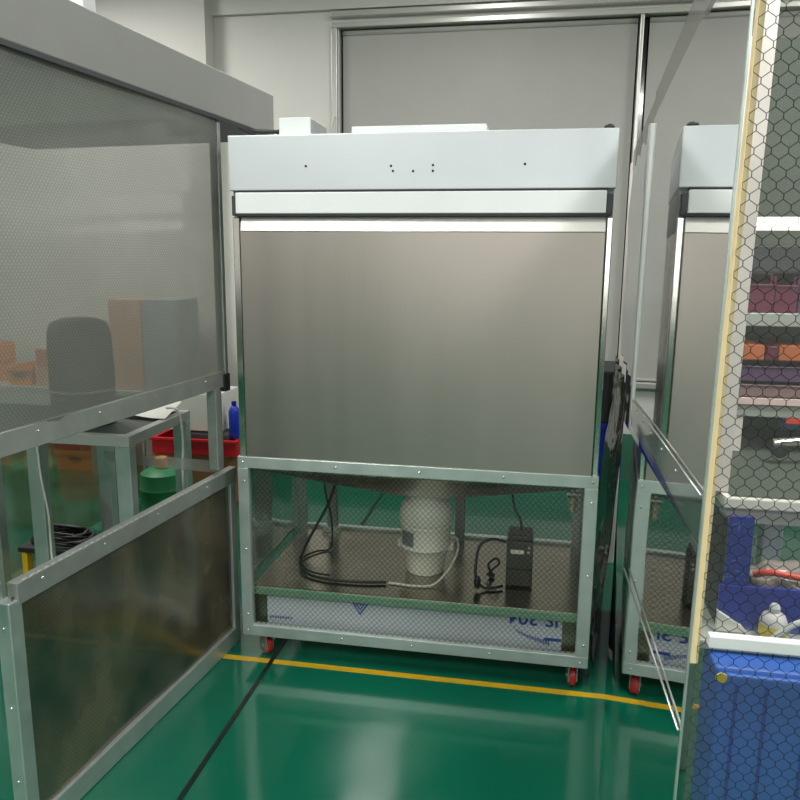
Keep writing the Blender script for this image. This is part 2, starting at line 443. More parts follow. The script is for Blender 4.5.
obj('rear_top_rail', B(box, X0+.04, X1-.04, YR-.03, YR, zt0, zt1, .002), M['galvdark'], bench)
for a, b in ((X0, X0+.03), (X1-.03, X1)):
    obj('side_rail', B(box, a, b, YF+.03, YR-.04, zb0, zb1), M['galvdark'], bench)
    obj('side_rail', B(box, a, b, YF+.03, YR-.04, zt0, zt1), M['galvdark'], bench)
for x in (-.93, -.31):
    obj('rear_strut', B(box, x-.022, x+.022, YR-.075, YR-.035, .30, zt0, .002), M['galvdark'], bench)
    if x < -.5: obj('strut_bracket', B(box, x-.045, x+.045, YR-.09, YR-.075, .30, .33, .002), M['galv'], bench)
obj('side_sheet', B(sheet, (X0+.006, YF+.03, zb1), (X0+.006, YR-.04, zb1), (X0+.006, YR-.04, zt0), (X0+.006, YF+.03, zt0), 12, 10, .003), S_front, bench)
obj('side_sheet', B(sheet, (X1-.006, YF+.03, zb1), (X1-.006, YR-.04, zb1), (X1-.006, YR-.04, zt0), (X1-.006, YF+.03, zt0), 12, 10, .003), S_front, bench)
obj('grid_sheet', B(sheet, (X0+.03, YF+.014, zb1-.03), (X1-.03, YF+.014, zb1-.03), (X1-.03, YF+.014, zt0+.03), (X0+.03, YF+.014, zt0+.03), 40, 20, .003), S_front, bench)
# shelf with folded lip
sh = obj('shelf', B(box, X0+.028, X1-.028, YF+.05, YR-.035, .286, .300, .003), M['shelfmetal'], bench)
obj('shelf_lip', B(box, X0+.03, X1-.03, YF+.042, YF+.052, .264, .296, .002), M['lip'], bench)
fb = obj('film_panel', B(box, -1.03, .150, YF+.060, YF+.068, .135, .286), M['film'], bench)
obj('bare_steel_edge', B(box, .151, .205, YF+.060, YF+.068, .135, .286), M['filmbare'], bench)
obj('bare_steel_edge', B(box, -1.085, -1.031, YF+.060, YF+.068, .135, .286), M['filmbare'], bench)
yp = YF+.0592
# upside-down film lettering: rotate 180 degrees in the panel's plane
def flipped(x, z): return Matrix.Translation((x, yp, z)) @ Matrix.Rotation(PI, 4, 'Y') @ Matrix.Rotation(PI/2, 4, 'X')
obj('film_lettering', text_bm('IS 304', .078, flipped(.138, .283)), M['print'], fb, flat=True)
lg = bmesh.new()   # nested blue chevrons
for k, (w, z) in enumerate(((.084, .268), (.058, .268), (.032, .268))):
    d = .0085
    prism(lg, [(-.64-w/2, yp, z), (-.64-w/2+d, yp, z), (-.64, yp, z-w*.75+d), (-.64+w/2-d, yp, z), (-.64+w/2, yp, z), (-.64, yp, z-w*.75)], (0, -.0004, 0))
obj('film_emblem', lg, M['print'], fb)
pr_ = bmesh.new()
for k in range(22):   # fine print sweeping down to a solid bar
    x = -.03+k*.0062; z = .222-.05*(k/21)**.45
    box(pr_, x, x+.0034, yp-.0004, yp, z-.008-.012*(k/21), z)
obj('film_fine_print', pr_, M['print'], fb)
obj('film_print_bar', B(box, .085, .148, yp-.0004, yp, .172, .184), M['print'], fb)
pr_ = bmesh.new()
for k in range(9): box(pr_, -1.02+k*.011, -1.02+k*.011+.006, yp-.0004, yp, .158+.001*(k % 3), .168+.002*(k % 2))
obj('film_fine_print', pr_, M['print'], fb)
# drip hopper under the work chamber
hp = bmesh.new()
def loft(bm, rects):
    rs = []
    for (x0, x1, y0, y1, z) in rects:
        rs.append([bm.verts.new(p) for p in ((x0, y0, z), (x1, y0, z), (x1, y1, z), (x0, y1, z))])
    for A, Bq in zip(rs, rs[1:]):
        for k in range(4): bm.faces.new((A[k], A[(k+1) % 4], Bq[(k+1) % 4], Bq[k]))
    bm.faces.new(rs[0][::-1]); bm.faces.new(rs[-1])
loft(hp, [(X0+.035, X1-.035, YF+.05, YR-.05, .845), (X0+.06, X1-.06, YF+.07, YR-.09, .78), (-.72, -.14, YF+.16, YR-.16, .705), (-.54, -.30, YF+.22, YR-.2, .664)])
obj('drain_hopper', hp, M['stain'], bench)
# casters
def caster(x, y, ang, tread):
    c = obj('caster', BM((box, -.03, .03, -.03, .03, .099, .1055), (box, -.018, -.014, -.014, .03, .028, .099), (box, .014, .018, -.014, .03, .028, .099), (lathe, [(.018, .088), (.022, .099)], (0, 0, 0), 16)), M['zinc'], bench, world=False)
    w = obj('wheel', BM((lathe, [(.034, -.012), (.038, -.009), (.039, 0), (.038, .009), (.034, .012)], (0, .012, .0396), 28, 'x')), tread, c, world=False, smooth=False)
    smooth_by_angle(w)
    obj('wheel_hub', BM((lathe, [(.028, -.0135), (.030, -.0125), (.030, .0125), (.028, .0135)], (0, .012, .0396), 20, 'x'), (lathe, [(.006, -.022), (.006, .022)], (0, .012, .0396), 10, 'x')), M['hub'], c, world=False)
    c.location = W(bench).inverted() @ Vector((x, y, 0)); c.rotation_euler = (0, 0, ang)
caster(X0+.085, YF+.05, math.radians(52), M['red'])
caster(X1-.052, YF+.045, math.radians(8), M['red'])
caster(X0+.06, YR-.06, math.radians(30), M['red'])
caster(X1-.06, YR-.06, math.radians(-20), M['red'])

# things on top of the bench
t = thing('control_box', 'small white steel box standing on top of the centre bench at its left', 'box', (-.862, 2.78, ZT))
obj('box_body', B(box, -.940, -.822, 2.72, 2.93, ZT+.001, 2.104, .003), M['white'], t)
obj('shaded_side', B(box, -.8215, -.818, 2.73, 2.92, ZT+.004, 2.098), M['coatdark'], t)  # box's right side, its shade put into the colour
tag(obj('flat_panel', B(box, -.690, -.198, 2.80, 3.25, ZT+.001, 2.082, .003), M['white']), 'flat white slab lying on top of the centre bench', 'panel')
bt = bmesh.new()
tube(bt, [(-.945, 2.80, ZT+.03), (-1.06, 2.78, ZT+.033), (-1.10, 2.75, ZT+.040)], .007, 8, False)
tube(bt, [(-1.10, 2.75, ZT+.040), (-1.03, 2.72, ZT+.008)], .006, 8, False)
lathe(bt, [(.008, -.975), (.014, -.960), (.016, -.945)], (0, 2.80, ZT+.03), 12, 'x')
tag(obj('power_plug', bt, M['black']), 'black plug and bent lead lying on the bench top beside the small white box', 'plug')
kb = bmesh.new(); lathe(kb, [(.012, 0), (.016, .004), (.018, .012), (.014, .018), (.005, .021)], (.218, 2.72, ZT+.0005), 16)
tag(obj('knob', kb, M['black'], smooth=True), 'small black knob on the right end of the centre bench top', 'knob')

# ------------------------------------------------------------------ inside the lower frame
fan = thing('inline_duct_fan', 'white plastic inline duct fan below the hopper of the centre bench', 'fan', (-.42, 3.0, .3005))
zf = .301
fb_ = bmesh.new()
lathe(fb_, [(.075, zf), (.080, zf+.012), (.084, zf+.05), (.098, zf+.105), (.104, zf+.112)], (-.42, 3.0, 0), 36)
smooth_by_angle(obj('lower_cone', fb_, M['fan'], fan))
fb_ = bmesh.new()
lathe(fb_, [(.107, zf+.113), (.110, zf+.118), (.107, zf+.126), (.104, zf+.16), (.104, zf+.200), (.109, zf+.205), (.109, zf+.214), (.104, zf+.218)], (-.42, 3.0, 0), 36)
mc = smooth_by_angle(obj('motor_casing', fb_, M['fan'], fan))
fb_ = bmesh.new()
lathe(fb_, [(.105, zf+.219), (.112, zf+.228), (.112, zf+.262), (.104, zf+.294), (.090, zf+.308), (.084, zf+.314), (.084, zf+.355), (.080, zf+.362)], (-.42, 3.0, 0), 36)
smooth_by_angle(obj('upper_cone', fb_, M['fan'], fan))
lb = bmesh.new()
for k in range(7):
    pass
a0 = math.radians(212); a1 = math.radians(250)
for k in range(8):
    t0 = a0+(a1-a0)*k/8; t1 = a0+(a1-a0)*(k+1)/8
    q = [(-.42+.1075*math.cos(t), 3.0+.1075*math.sin(t), z) for t, z in ((t0, zf+.132), (t1, zf+.132), (t1, zf+.196), (t0, zf+.196))]
    lb.faces.new([lb.verts.new(p) for p in q])
obj('rating_label', lb, M['label'], fan)['label'] = 'grey rating label'
for s_ in (-1, 1): obj('clip', B(box, -.42+s_*.108-.010, -.42+s_*.108+.010, 2.985, 3.015, zf+.10, zf+.128, .003), M['fan'], fan)
tag(obj('fan_lead', B(tube, [(-.315, 3.0, .455), (-.285, 2.97, .46), (-.275, 2.93, .43), (-.30, 2.88, .37), (-.36, 2.83, .312), (-.44, 2.81, .308), (-.52, 2.82, .307), (-.545, 2.82, .307)], .005, 8), M['wcable'], smooth=True), 'thin white lead curving from the duct fan down to the shelf', 'cable')
tag(obj('power_cable', B(tube, [(-.555, 2.82, .309), (-.66, 2.80, .309), (-.80, 2.80, .309), (-.90, 2.84, .311), (-.955, 2.93, .318), (-.965, 3.05, .35), (-.93, 3.12, .43), (-.885, 3.14, .52), (-.855, 3.14, .61), (-.845, 3.14, .68)], .0065, 8), M['cable'], smooth=True), 'thick black cable looping from the hopper down to the shelf of the centre bench', 'cable')
tag(obj('power_cable', B(tube, [(-.915, 3.16, .68), (-.905, 3.16, .56), (-.885, 3.17, .46), (-.875, 3.16, .36), (-.878, 3.12, .309), (-.93, 3.08, .308), (-.965, 2.98, .308), (-.90, 2.87, .308), (-.80, 2.84, .308)], .0045, 8), M['cable'], smooth=True), 'thinner black cable hanging straight down behind the looping one', 'cable')
tr = thing('transformer', 'dark grey transformer box with a white sticker on the centre bench shelf', 'transformer', (-.02, 2.95, .3))
tb = obj('case', BM((box, -.075, .030, 2.89, 3.01, .308, .50, .004), (box, -.070, .025, 2.895, 3.005, .50, .522, .006)), M['box'], tr)
obj('case_seam', B(box, -.0755, .0305, 2.889, 3.011, .378, .383), M['seam'], tr)
obj('sticker', B(box, -.058, -.006, 2.8885, 2.8895, .446, .463), M['lwhite'], tr)['label'] = 'white sticker'
ic = bmesh.new(); lathe(ic, [(.006, 2.884), (.006, 2.89)], (.012, 0, .456), 12, 'y'); lathe(ic, [(.005, 2.884), (.005, 2.89)], (.014, 0, .475), 12, 'y')
obj('indicator_lamp', ic, M['brass'], tr)
for x in (-.065, .018):
    obj('foot', B(box, x, x+.012, 2.90, 3.0, .3005, .308), M['black'], tr)
tag(obj('power_cable', B(tube, [(-.02, 2.96, .524), (-.025, 2.97, .56), (-.05, 2.99, .60), (-.06, 3.0, .65), (-.06, 3.0, .70)], .006, 8), M['cable'], smooth=True), 'short black lead rising from the transformer to the hopper', 'cable')
pl = bmesh.new()
tube(pl, [(-.08, 2.95, .47), (-.14, 2.95, .478), (-.185, 2.92, .455), (-.195, 2.87, .40), (-.19, 2.84, .345), (-.16, 2.84, .312), (-.12, 2.85, .310), (-.085, 2.87, .312)], .006, 8)
lathe(pl, [(.007, 0), (.012, .008), (.014, .035), (.009, .05)], (-.185, 2.83, .311), 12)
tag(obj('power_lead', pl, M['cable'], smooth=True), 'black lead with a plug curled on the shelf left of the transformer', 'cable')
p2 = bmesh.new()
tube(p2, [(-.135, 2.97, .32), (-.15, 2.96, .36), (-.12, 2.96, .39), (-.105, 2.96, .37), (-.13, 2.955, .345), (-.155, 2.95, .318)], .005, 8)
lathe(p2, [(.005, 0), (.014, .006), (.014, .016)], (-.135, 2.97, .3005), 12)
tag(obj('hook', p2, M['black'], smooth=True), 'small black curled hook standing on the shelf between fan and transformer', 'hook')
vl = thing('drain_valve', 'small brass drain valve hanging under the right of the hopper', 'valve', (.168, 2.80, .66))
obj('valve_body', BM((lathe, [(.011, .665), (.013, .672), (.013, .70), (.018, .706), (.018, .728), (.012, .732), (.012, .775), (.012, .78)], (.168, 2.80, 0), 14)), M['brass'], vl, smooth=False)
obj('valve_handle', B(box, .140, .200, 2.785, 2.797, .735, .748, .003), M['zinc'], vl)
obj('pipe_stub', B(tube, [(.168, 2.80, .766), (.10, 2.82, .764), (.02, 2.84, .752), (-.02, 2.86, .742)], .009, 8), M['zinc'], vl, smooth=True)

# ------------------------------------------------------------------ left bench (its right side faces us)
LB = thing('clean_bench', 'clean bench at the left edge hung with hazy gridded vinyl side sheets', 'clean bench', (-1.31, 1.60, 0), -math.atan2(.12, 1.15))
def lo(name, bm, m, par=LB, **k): return obj(name, bm, m, par, world=False, **k)
Lw, Le = -1.25, 1.21       # local x of far side, local y of far end
lo('plenum_housing', B(box, Lw, .012, -.05, 1.62, 2.118, 2.282, .004), mat('grey plenum coating', (134, 135, 131), .5, .1, noise=.03))
lo('plenum_rim', B(box, Lw, .018, -.05, 1.64, 2.104, 2.117), M['bracket'])
for y in (.0, Le-.045):
    for x0 in (-.045, Lw+.02):
        lo('corner_post', B(box, x0, x0+.045, y, y+.045, .0, .72, .003), M['galv'])
lo('upper_post', B(box, -.030, .006, Le-.062, Le-.040, 1.10, 2.10, .003), M['galvdark'])
lo('upper_post', B(box, Lw+.02, Lw+.05, Le-.062, Le-.03, .78, 2.10, .003), M['galvdark'])
lo('upper_post', B(box, Lw+.02, Lw+.05, .0, .03, .78, 2.10, .003), M['galvdark'])
lo('upper_post', B(box, -.040, -.004, -.12, -.09, .78, 2.10, .003), M['galvdark'])
lo('lower_stub_post', B(box, -.050, -.008, Le-.12, Le-.075, .78, 1.10, .003), M['galvdark'])
ur = lo('upper_rail', B(box, -.014, .002, -.05, Le-.04, 1.108, 1.172, .002), M['galvdark'])
rivets(ur, [(.002, y, 1.15) for y in (.15, .40, .68, 1.0)], (1, 0, 0), .004, True)
lo('rail_clip', B(box, -.02, .010, Le-.075, Le-.035, 1.09, 1.16, .003), M['black'])
lr = lo('side_rail', B(box, -.03, .004, .03, Le, .706, .766, .002), M['galvdark'])
rivets(lr, [(.004, y, .745) for y in (.12, .38, .66, .98)], (1, 0, 0), .005, True)
lo('rail_edge_beading', BM(*[(box, .0, .006, .05+k*.027, .05+k*.027+.014, .766, .7695) for k in range(42)]), M['shelfgrey'])
br = lo('bottom_rail', B(box, -.025, .004, .045, Le-.046, .002, .075, .003), M['galv'])
nr = lo('end_rail', B(box, Lw+.06, -.045, .0, .03, .706, .766, .002), M['galv'])
lo('end_bottom_rail', B(box, Lw+.06, -.045, .0, .03, .002, .075, .002), M['galv'])
lo('far_rail_strip', B(sheet, (-.62, Le-.012, .735), (-.045, Le-.012, .735), (-.045, Le-.012, .785), (-.62, Le-.012, .785), 6, 2), sheet_mat('pale strip', (222, 222, 216), .42, (190, 190, 184), .4, .1, line_a=0, ior=1.45))
lo('filter_screen', B(box, Lw+.06, -.05, .02, 1.0, 2.092, 2.103), M['white'])
lo('upper_sheet', B(sheet, (-.002, -.10, 1.15), (-.002, Le-.07, 1.15), (.004, Le-.07, 2.103), (.004, -.10, 2.103), 30, 24, .006, 1.2, .8), S_left_up)
lo('lower_sheet', B(sheet, (-.010, .02, .04), (-.010, Le-.02, .04), (-.010, Le-.02, .73), (-.010, .02, .73), 30, 20, .007, 1.6, 1.1, 1.0), S_left_lo)
rivets(LB, [(-.022, -.0005, z) for z in (.2, .42, .65)], (0, -1, 0), .005, True)

t = thing('white_box', 'white box on top of the left bench, cut by the top edge of the view', 'box', (-1.34, 2.135, 2.283))
obj('box_body', B(box, -1.38, -1.30, 2.10, 2.17, 2.3015, 2.40, .004), M['white'], t)
obj('box_foot', B(box, -1.37, -1.305, 2.105, 2.165, 2.283, 2.301), M['galvdark'], t)
# things seen through it
tb_ = thing('work_table', 'small steel table with a dark top behind the left bench sheets', 'table', (-1.82, 2.98, 0))
tx0, tx1, ty0, ty1, tz = -2.06, -1.592, 2.70, 3.25, .894
obj('table_frame', BM((box, tx0, tx1, ty0, ty0+.04, tz-.045, tz, .002), (box, tx0, tx1, ty1-.04, ty1, tz-.045, tz, .002), (box, tx0, tx0+.04, ty0+.04, ty1-.04, tz-.045, tz, .002), (box, tx1-.04, tx1, ty0+.04, ty1-.04, tz-.045, tz, .002)), M['shelfgrey'], tb_)
obj('table_top', B(box, tx0+.04, tx1-.04, ty0+.04, ty1-.04, tz-.03, tz-.008), M['tabletop'], tb_)
for x in (tx0, tx1-.065):
    for y in (ty0, ty1-.05):
        obj('leg', B(box, x, x+.065, y, y+.05, 0, tz-.046, .003), M['galv'], tb_)
bn = thing('lidded_bin', 'tall dark grey rounded bin with a pale band on the small steel table', 'bin', (-1.93, 2.93, tz))
bb = bmesh.new(); lathe(bb, [(.125, tz-.006), (.128, tz), (.132, tz+.13), (.133, tz+.139)], (-1.93, 2.93, 0), 32); smooth_by_angle(obj('bin_body', bb, M['darkbin'], bn))
bb = bmesh.new(); lathe(bb, [(.136, tz+.14), (.136, tz+.152)], (-1.93, 2.93, 0), 32); obj('band', bb, M['tan'], bn, smooth=True)
bb = bmesh.new(); lathe(bb, [(.134, tz+.153), (.133, tz+.30), (.128, tz+.40), (.112, tz+.435), (.07, tz+.452), (.01, tz+.456)], (-1.93, 2.93, 0), 32); smooth_by_angle(obj('bin_cover', bb, M['darkbin'], bn), 50)
cs = bmesh.new(); sheet(cs, (-1.83, 3.05, tz+.006), (-1.60, 3.02, tz+.006), (-1.62, 3.23, tz+.045), (-1.83, 3.23, tz+.02), 14, 8, .006, 1, 1)
tag(obj('cover_sheet', cs, M['whitecard']), 'white sheet crumpled on the back of the small steel table', 'sheet')
tag(obj('hanging_cable', B(tube, [(-1.66, 3.15, tz+.03), (-1.60, 3.14, tz+.022), (-1.582, 3.14, tz-.05), (-1.580, 3.14, .75), (-1.583, 3.13, .6), (-1.580, 3.13, .3), (-1.575, 3.12, .06)], .006, 6), M['wcable'], smooth=True), 'white cable hanging down the right rear leg of the small steel table', 'cable')
tag(obj('hanging_cable', B(tube, [(-2.0, 2.69, tz-.055), (-1.985, 2.68, .70), (-1.965, 2.68, .55), (-1.965, 2.68, .36), (-1.96, 2.69, .2)], .005, 6), M['wcable'], smooth=True), 'thin pale cable hanging under the front edge of the small steel table', 'cable')
# black cable bundle on a stool with yellow and red strips
st = thing('step_stool', 'low stool with yellow and red legs under the small steel table', 'stool', (-2.12, 2.98, 0))
obj('stool_top', B(box, -2.30, -1.95, 2.90, 3.12, .265, .29, .004), M['darkbin'], st)
for i, x in enumerate((-2.29, -2.22, -2.06, -1.99)):
    obj('leg', B(box, x, x+.028, 2.91, 2.95, 0, .264, .003), M[('yblack', 'redtray', 'darkbin', 'darkbin')[i]], st)['label'] = ('yellow leg', 'red leg', 'dark leg', 'dark leg')[i]
for x in (-2.29, -1.99):
    obj('rear_leg', B(box, x, x+.028, 3.06, 3.10, 0, .264, .003), M['darkbin'], st)
cb = bmesh.new()
for k in range(7):
    r_ = .15-.008*k; zz = .3055+.007*k
    tube(cb, [(-2.12+r_*1.1*math.cos(a+k), 3.0+r_*.55*math.sin(a+k), zz+.006*math.sin(3*a+k)) for a in [2*PI*j/12 for j in range(12)]], .0075, 6)
tag(obj('cable_coil', cb, M['cable'], smooth=True), 'heap of coiled black cable lying on the low stool', 'cable')
# stack further back
def carton(name, label, cat, x0, x1, y0, y1, z0, z1, m, grp=None, lid=None):
    t = thing(name, label, cat, ((x0+x1)/2, (y0+y1)/2, z0), 0, grp)
    obj('body', B(box, x0, x1, y0, y1, z0, z1, .004), m, t)
    if lid: obj('flap', BM((box, x0+.002, x1-.002, y0+.002, (y0+y1)/2-.002, z1+.0005, z1+.005), (box, x0+.002, x1-.002, (y0+y1)/2+.002, y1-.002, z1+.0005, z1+.005)), lid, t)
    return t
carton('carton', 'brown carton on the floor under the red tray', 'carton', -2.44, -1.90, 4.4, 4.75, 0, .345, M['carton'], lid=M['carton'])
t = thing('tray', 'red plastic tray lying on the brown carton', 'tray', (-2.1, 4.55, .352))
obj('tray_body', BM((box, -2.42, -1.84, 4.38, 4.76, .352, .362), (box, -2.42, -2.40, 4.38, 4.76, .362, .455), (box, -1.86, -1.84, 4.38, 4.76, .362, .455), (box, -2.40, -1.86, 4.38, 4.40, .362, .455), (box, -2.40, -1.86, 4.74, 4.76, .362, .455)), M['redtray'], t)
for y_ in (4.365, 4.7605): obj('tray_rim', B(box, -2.435, -1.825, y_, y_+.0145, .44, .46, .003), M['redtray'], t)
tag(obj('foam_slab', B(box, -2.30, -1.90, 4.42, 4.72, .363, .50, .02), M['darkgrey']), 'grey foam slab lying in the red tray', 'foam')
carton('carton', 'white carton on the grey slab above the red tray', 'carton', -2.36, -1.95, 4.42, 4.72, .502, .745, M['whitecard'], lid=M['white'])
bk = thing('bottle', 'small blue bottle beside the white carton behind the left bench', 'bottle', (-1.895, 4.46, .462))
bb = bmesh.new(); lathe(bb, [(.033, .4635), (.036, .47), (.036, .63), (.026, .66), (.014, .67)], (-1.88, 4.46, 0), 18); smooth_by_angle(obj('bottle_body', bb, M['blue'], bk))
bb = bmesh.new(); lathe(bb, [(.016, .671), (.016, .70)], (-1.88, 4.46, 0), 14); obj('cap', bb, M['bluedk'], bk)
# cartons on a rear bench
rt = thing('work_table', 'long pale rear table against the pillar, loaded with covers and crates', 'table', (-3.4, 5.1, 0))
obj('table_top', B(box, -4.6, -2.40, 4.85, 5.40, .62, .66, .004), M['shelfgrey'], rt)
for x in (-4.58, -3.18, -2.46):
    obj('leg', B(box, x, x+.05, 4.87, 4.92, 0, .619, .003), M['galv'], rt)
    obj('leg', B(box, x, x+.05, 5.33, 5.38, 0, .619, .003), M['galv'], rt)
carton('carton', 'tall peach carton on the rear table left of the grey covered one', 'carton', -2.99, -2.74, 4.9, 5.25, .661, 1.30, M['peach'], lid=M['peach'])
carton('machine_cover', 'tall blue grey cover at the right end of the rear table', 'cover', -2.735, -2.47, 4.9, 5.25, .661, 1.31, M['greybox'])
def crate(label, x0, x1, y0, y1, z0, z1, m, grp):
    t = thing('crate', label, 'crate', ((x0+x1)/2, (y0+y1)/2, z0), 0, grp)
    obj('crate_body', BM((box, x0, x1, y0, y1, z0, z0+.01), (box, x0, x0+.012, y0, y1, z0+.01, z1), (box, x1-.012, x1, y0, y1, z0+.01, z1), (box, x0+.012, x1-.012, y0, y0+.012, z0+.01, z1), (box, x0+.012, x1-.012, y1-.012, y1, z0+.01, z1)), m, t)
    obj('crate_rim', BM((box, x0-.01, x1+.01, y0-.012, y0-.001, z1-.03, z1+.003)), m, t)
    obj('crate_handle', B(box, (x0+x1)/2-.05, (x0+x1)/2+.05, y0-.010, y0-.002, z1-.07, z1-.05, .002), M['seam'], t)
crate('orange crate on the rear table at the left edge of the view, lower one', -4.15, -3.985, 4.9, 5.2, .661, .80, M['orange'], 'orange crates behind the left bench')
crate('orange crate on the rear table at the left edge of the view, upper one', -4.15, -3.985, 4.9, 5.2, .806, .95, M['orange'], 'orange crates behind the left bench')
crate('orange crate on the rear table beside the low peach carton', -3.83, -3.64, 4.9, 5.2, .661, .80, M['orange'], 'orange crates behind the left bench')
carton('carton', 'low peach carton on the rear table behind the dark bin', 'carton', -3.61, -3.42, 4.9, 5.2, .661, .79, M['peach'], lid=M['peach'])
carton('carton', 'smaller peach carton lying on the low one behind the dark bin', 'carton', -3.61, -3.42, 4.92, 5.18, .80, .93, M['orangedk'], lid=M['peach'])
crate('orange floor crate below the rear table, leftmost', -4.16, -3.95, 5.0, 5.3, 0, .16, M['orange'], 'orange floor crates')
crate('orange floor crate below the rear table, second from left', -3.84, -3.60, 5.0, 5.3, 0, .15, M['orangedk'], 'orange floor crates')
crate('orange floor crate below the rear table, third from left', -3.56, -3.24, 5.0, 5.3, 0, .15, M['orange'], 'orange floor crates')
gb = thing('drum', 'green plastic drum on the floor behind the legs of the small steel table', 'drum', (-2.13, 3.95, 0))
bb = bmesh.new(); lathe(bb, [(.11, 0), (.125, .02), (.125, .12), (.13, .13), (.125, .14), (.125, .26), (.13, .27), (.125, .28), (.12, .36), (.08, .385), (.02, .39)], (-2.13, 3.95, 0), 24); smooth_by_angle(obj('drum_body', bb, mat('green drum plastic', (30, 110, 66), .5), gb))
bb = bmesh.new(); lathe(bb, [(.035, .391), (.035, .45)], (-2.13, 3.95, 0), 16); obj('drum_cap', bb, M['orange'], gb)

vc = thing('vinyl_screen', 'low hazy vinyl screen on a thin frame beyond the small steel table at the left', 'screen', (-2.54, 3.75, 0))
obj('screen_sheet', B(sheet, (-2.54, 3.03, .03), (-2.54, 4.47, .03), (-2.54, 4.47, .70), (-2.54, 3.03, .70), 20, 8, .006, 3, 1), sheet_mat('olive hazy vinyl', (226, 220, 204), .34, (128, 126, 102), .5, .15, line_a=0, ior=1.45), vc)
obj('top_rail', B(box, -2.55, -2.53, 3.0, 4.5, .702, .72, .003), M['galvdark'], vc)
for y_ in (3.0, 4.48): obj('post', B(box, -2.55, -2.53, y_, y_+.02, 0, .701, .003), M['galvdark'], vc)

# ------------------------------------------------------------------ right curtained bench
RX, RY = .243, 1.07
RB = thing('curtained_bench', 'vinyl curtained bench at the right with glossy side sheets and a gridded front', 'clean bench', (RX, RY, 0))
def sx(y, s): return RX+s*(y-RY)
S_strip = sheet_mat('hemmed vinyl strip', (222, 224, 222), .24, (160, 163, 160), .5, .08, line_a=0, ior=1.5)
ru = obj('side_hem_strip', B(sheet, (RX-.003, RY, 1.20), (sx(2.60, .062)-.003, 2.60, 1.06), (sx(2.60, .062)-.003, 2.60, 1.145), (RX-.003, RY, 1.285), 12, 3), S_strip, RB)
rivets(ru, [(sx(y, .062)-.0035, y, 1.27-(y-RY)*.0915) for y in (1.35, 1.6, 1.85, 2.1, 2.4)], (-1, 0, 0), .004)
obj('hem_bead', B(tube, [(RX-.0035, RY, 1.287), (sx(2.60, .062)-.0035, 2.60, 1.147)], .0018, 8, False), M['zinc'], RB, smooth=True)
obj('lower_bead', B(tube, [(RX-.0070, RY, .92), (sx(2.10, .0435)-.0085, 2.10, .745)], .0022, 8, False), M['zinc'], RB, smooth=True)
obj('side_upper_sheet', B(sheet, (RX, RY, 1.21), (sx(2.60, .062), 2.60, 1.07), (sx(2.60, .066), 2.60, 2.05), (RX+.006, RY, 2.05), 24, 12, .0015, .6, .6), S_right_up, RB)
obj('side_lower_sheet', B(sheet, (RX-.010, RY, .03), (sx(2.60, .043), 2.60, .03), (sx(2.60, .045), 2.60, 1.07), (RX-.002, RY, 1.21), 24, 16, .001, .8, .7), S_right_lo, RB)
obj('top_hem', B(sheet, (RX+.006, RY, 2.03), (sx(2.60, .066), 2.60, 2.03), (sx(2.60, .066), 2.60, 2.13), (RX+.006, RY, 2.13), 12, 3), sheet_mat('dark hem', (190, 190, 186), .5, (112, 112, 108), .3, .2, line_a=0, ior=1.45), RB)
obj('far_post', B(box, sx(2.6, .062)-.005, sx(2.6, .062)+.030, 2.61, 2.64, 0, 2.04, .004), M['shelfgrey'], RB)
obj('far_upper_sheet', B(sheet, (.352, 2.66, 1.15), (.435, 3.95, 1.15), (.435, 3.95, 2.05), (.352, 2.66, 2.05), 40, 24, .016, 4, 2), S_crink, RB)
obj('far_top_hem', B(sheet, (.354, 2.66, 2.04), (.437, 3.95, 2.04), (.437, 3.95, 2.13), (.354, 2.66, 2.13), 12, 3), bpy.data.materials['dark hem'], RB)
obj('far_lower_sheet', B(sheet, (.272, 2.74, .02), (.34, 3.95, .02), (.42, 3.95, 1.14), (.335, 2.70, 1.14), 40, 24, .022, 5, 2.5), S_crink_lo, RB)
obj('far_post', B(box, .43, .47, 3.96, 4.0, 0, 2.08, .004), M['palepost'], RB)
obj('front_sheet', B(sheet, (.246, 1.066, .25), (1.30, 1.066, .25), (1.32, 1.066, 2.05), (.258, 1.066, 2.05), 30, 30, .002, 1, 1), S_near, RB)
cr = bmesh.new()
prism(cr, [(.2435, 1.072, 1.03), (.2555, 1.072, 1.03), (.268, 1.072, 2.05), (.256, 1.072, 2.05)], (0, .002, 0))
obj('cream_edge_tape', cr, M['cream'], RB)
ge = bmesh.new(); prism(ge, [(.2318, 1.064, .25), (.2352, 1.064, .25), (.2522, 1.064, 2.05), (.2488, 1.064, 2.05)], (0, .006, 0))
obj('sheet_edge_strip', ge, M['galv'], RB)
fr_ = obj('front_rail', B(box, .262, 1.30, 1.045, 1.060, 1.070, 1.089, .002), M['white'], RB)
obj('front_top_rail', B(box, .26, 1.30, 1.075, 1.10, 2.05, 2.09, .003), M['palepost'], RB)
obj('front_post', B(box, 1.30, 1.335, 1.07, 1.11, 0, 2.09, .003), M['palepost'], RB)

# behind the curtained bench
carton('equipment_case', 'dark case on the floor behind the right bench, lowest of its stack', 'case', .33, .92, 4.08, 4.6, 0, .42, M['darkbin'], lid=M['darkbin'])
crate('deep blue crate on the dark case behind the right bench', .34, .90, 4.10, 4.55, .427, .74, M['bluedk'], None)
carton('equipment_case', 'dark case on top of the deep blue crate behind the right bench', 'case', .34, .90, 4.09, 4.55, .746, 1.02, M['darkbin'], lid=M['darkbin'])
crate('tall blue crate standing on the floor inside the right bench', .44, .56, 3.0, 3.4, 0, .60, M['bluedk'], None)
tag(obj('paper_card', B(prism, [(.478, 2.984, .20), (.524, 2.984, .17), (.530, 2.984, .37), (.484, 2.984, .41)], (0, .003, 0)), M['whitecard']), 'white card stuck upright before the tall blue crate inside the right bench', 'card')
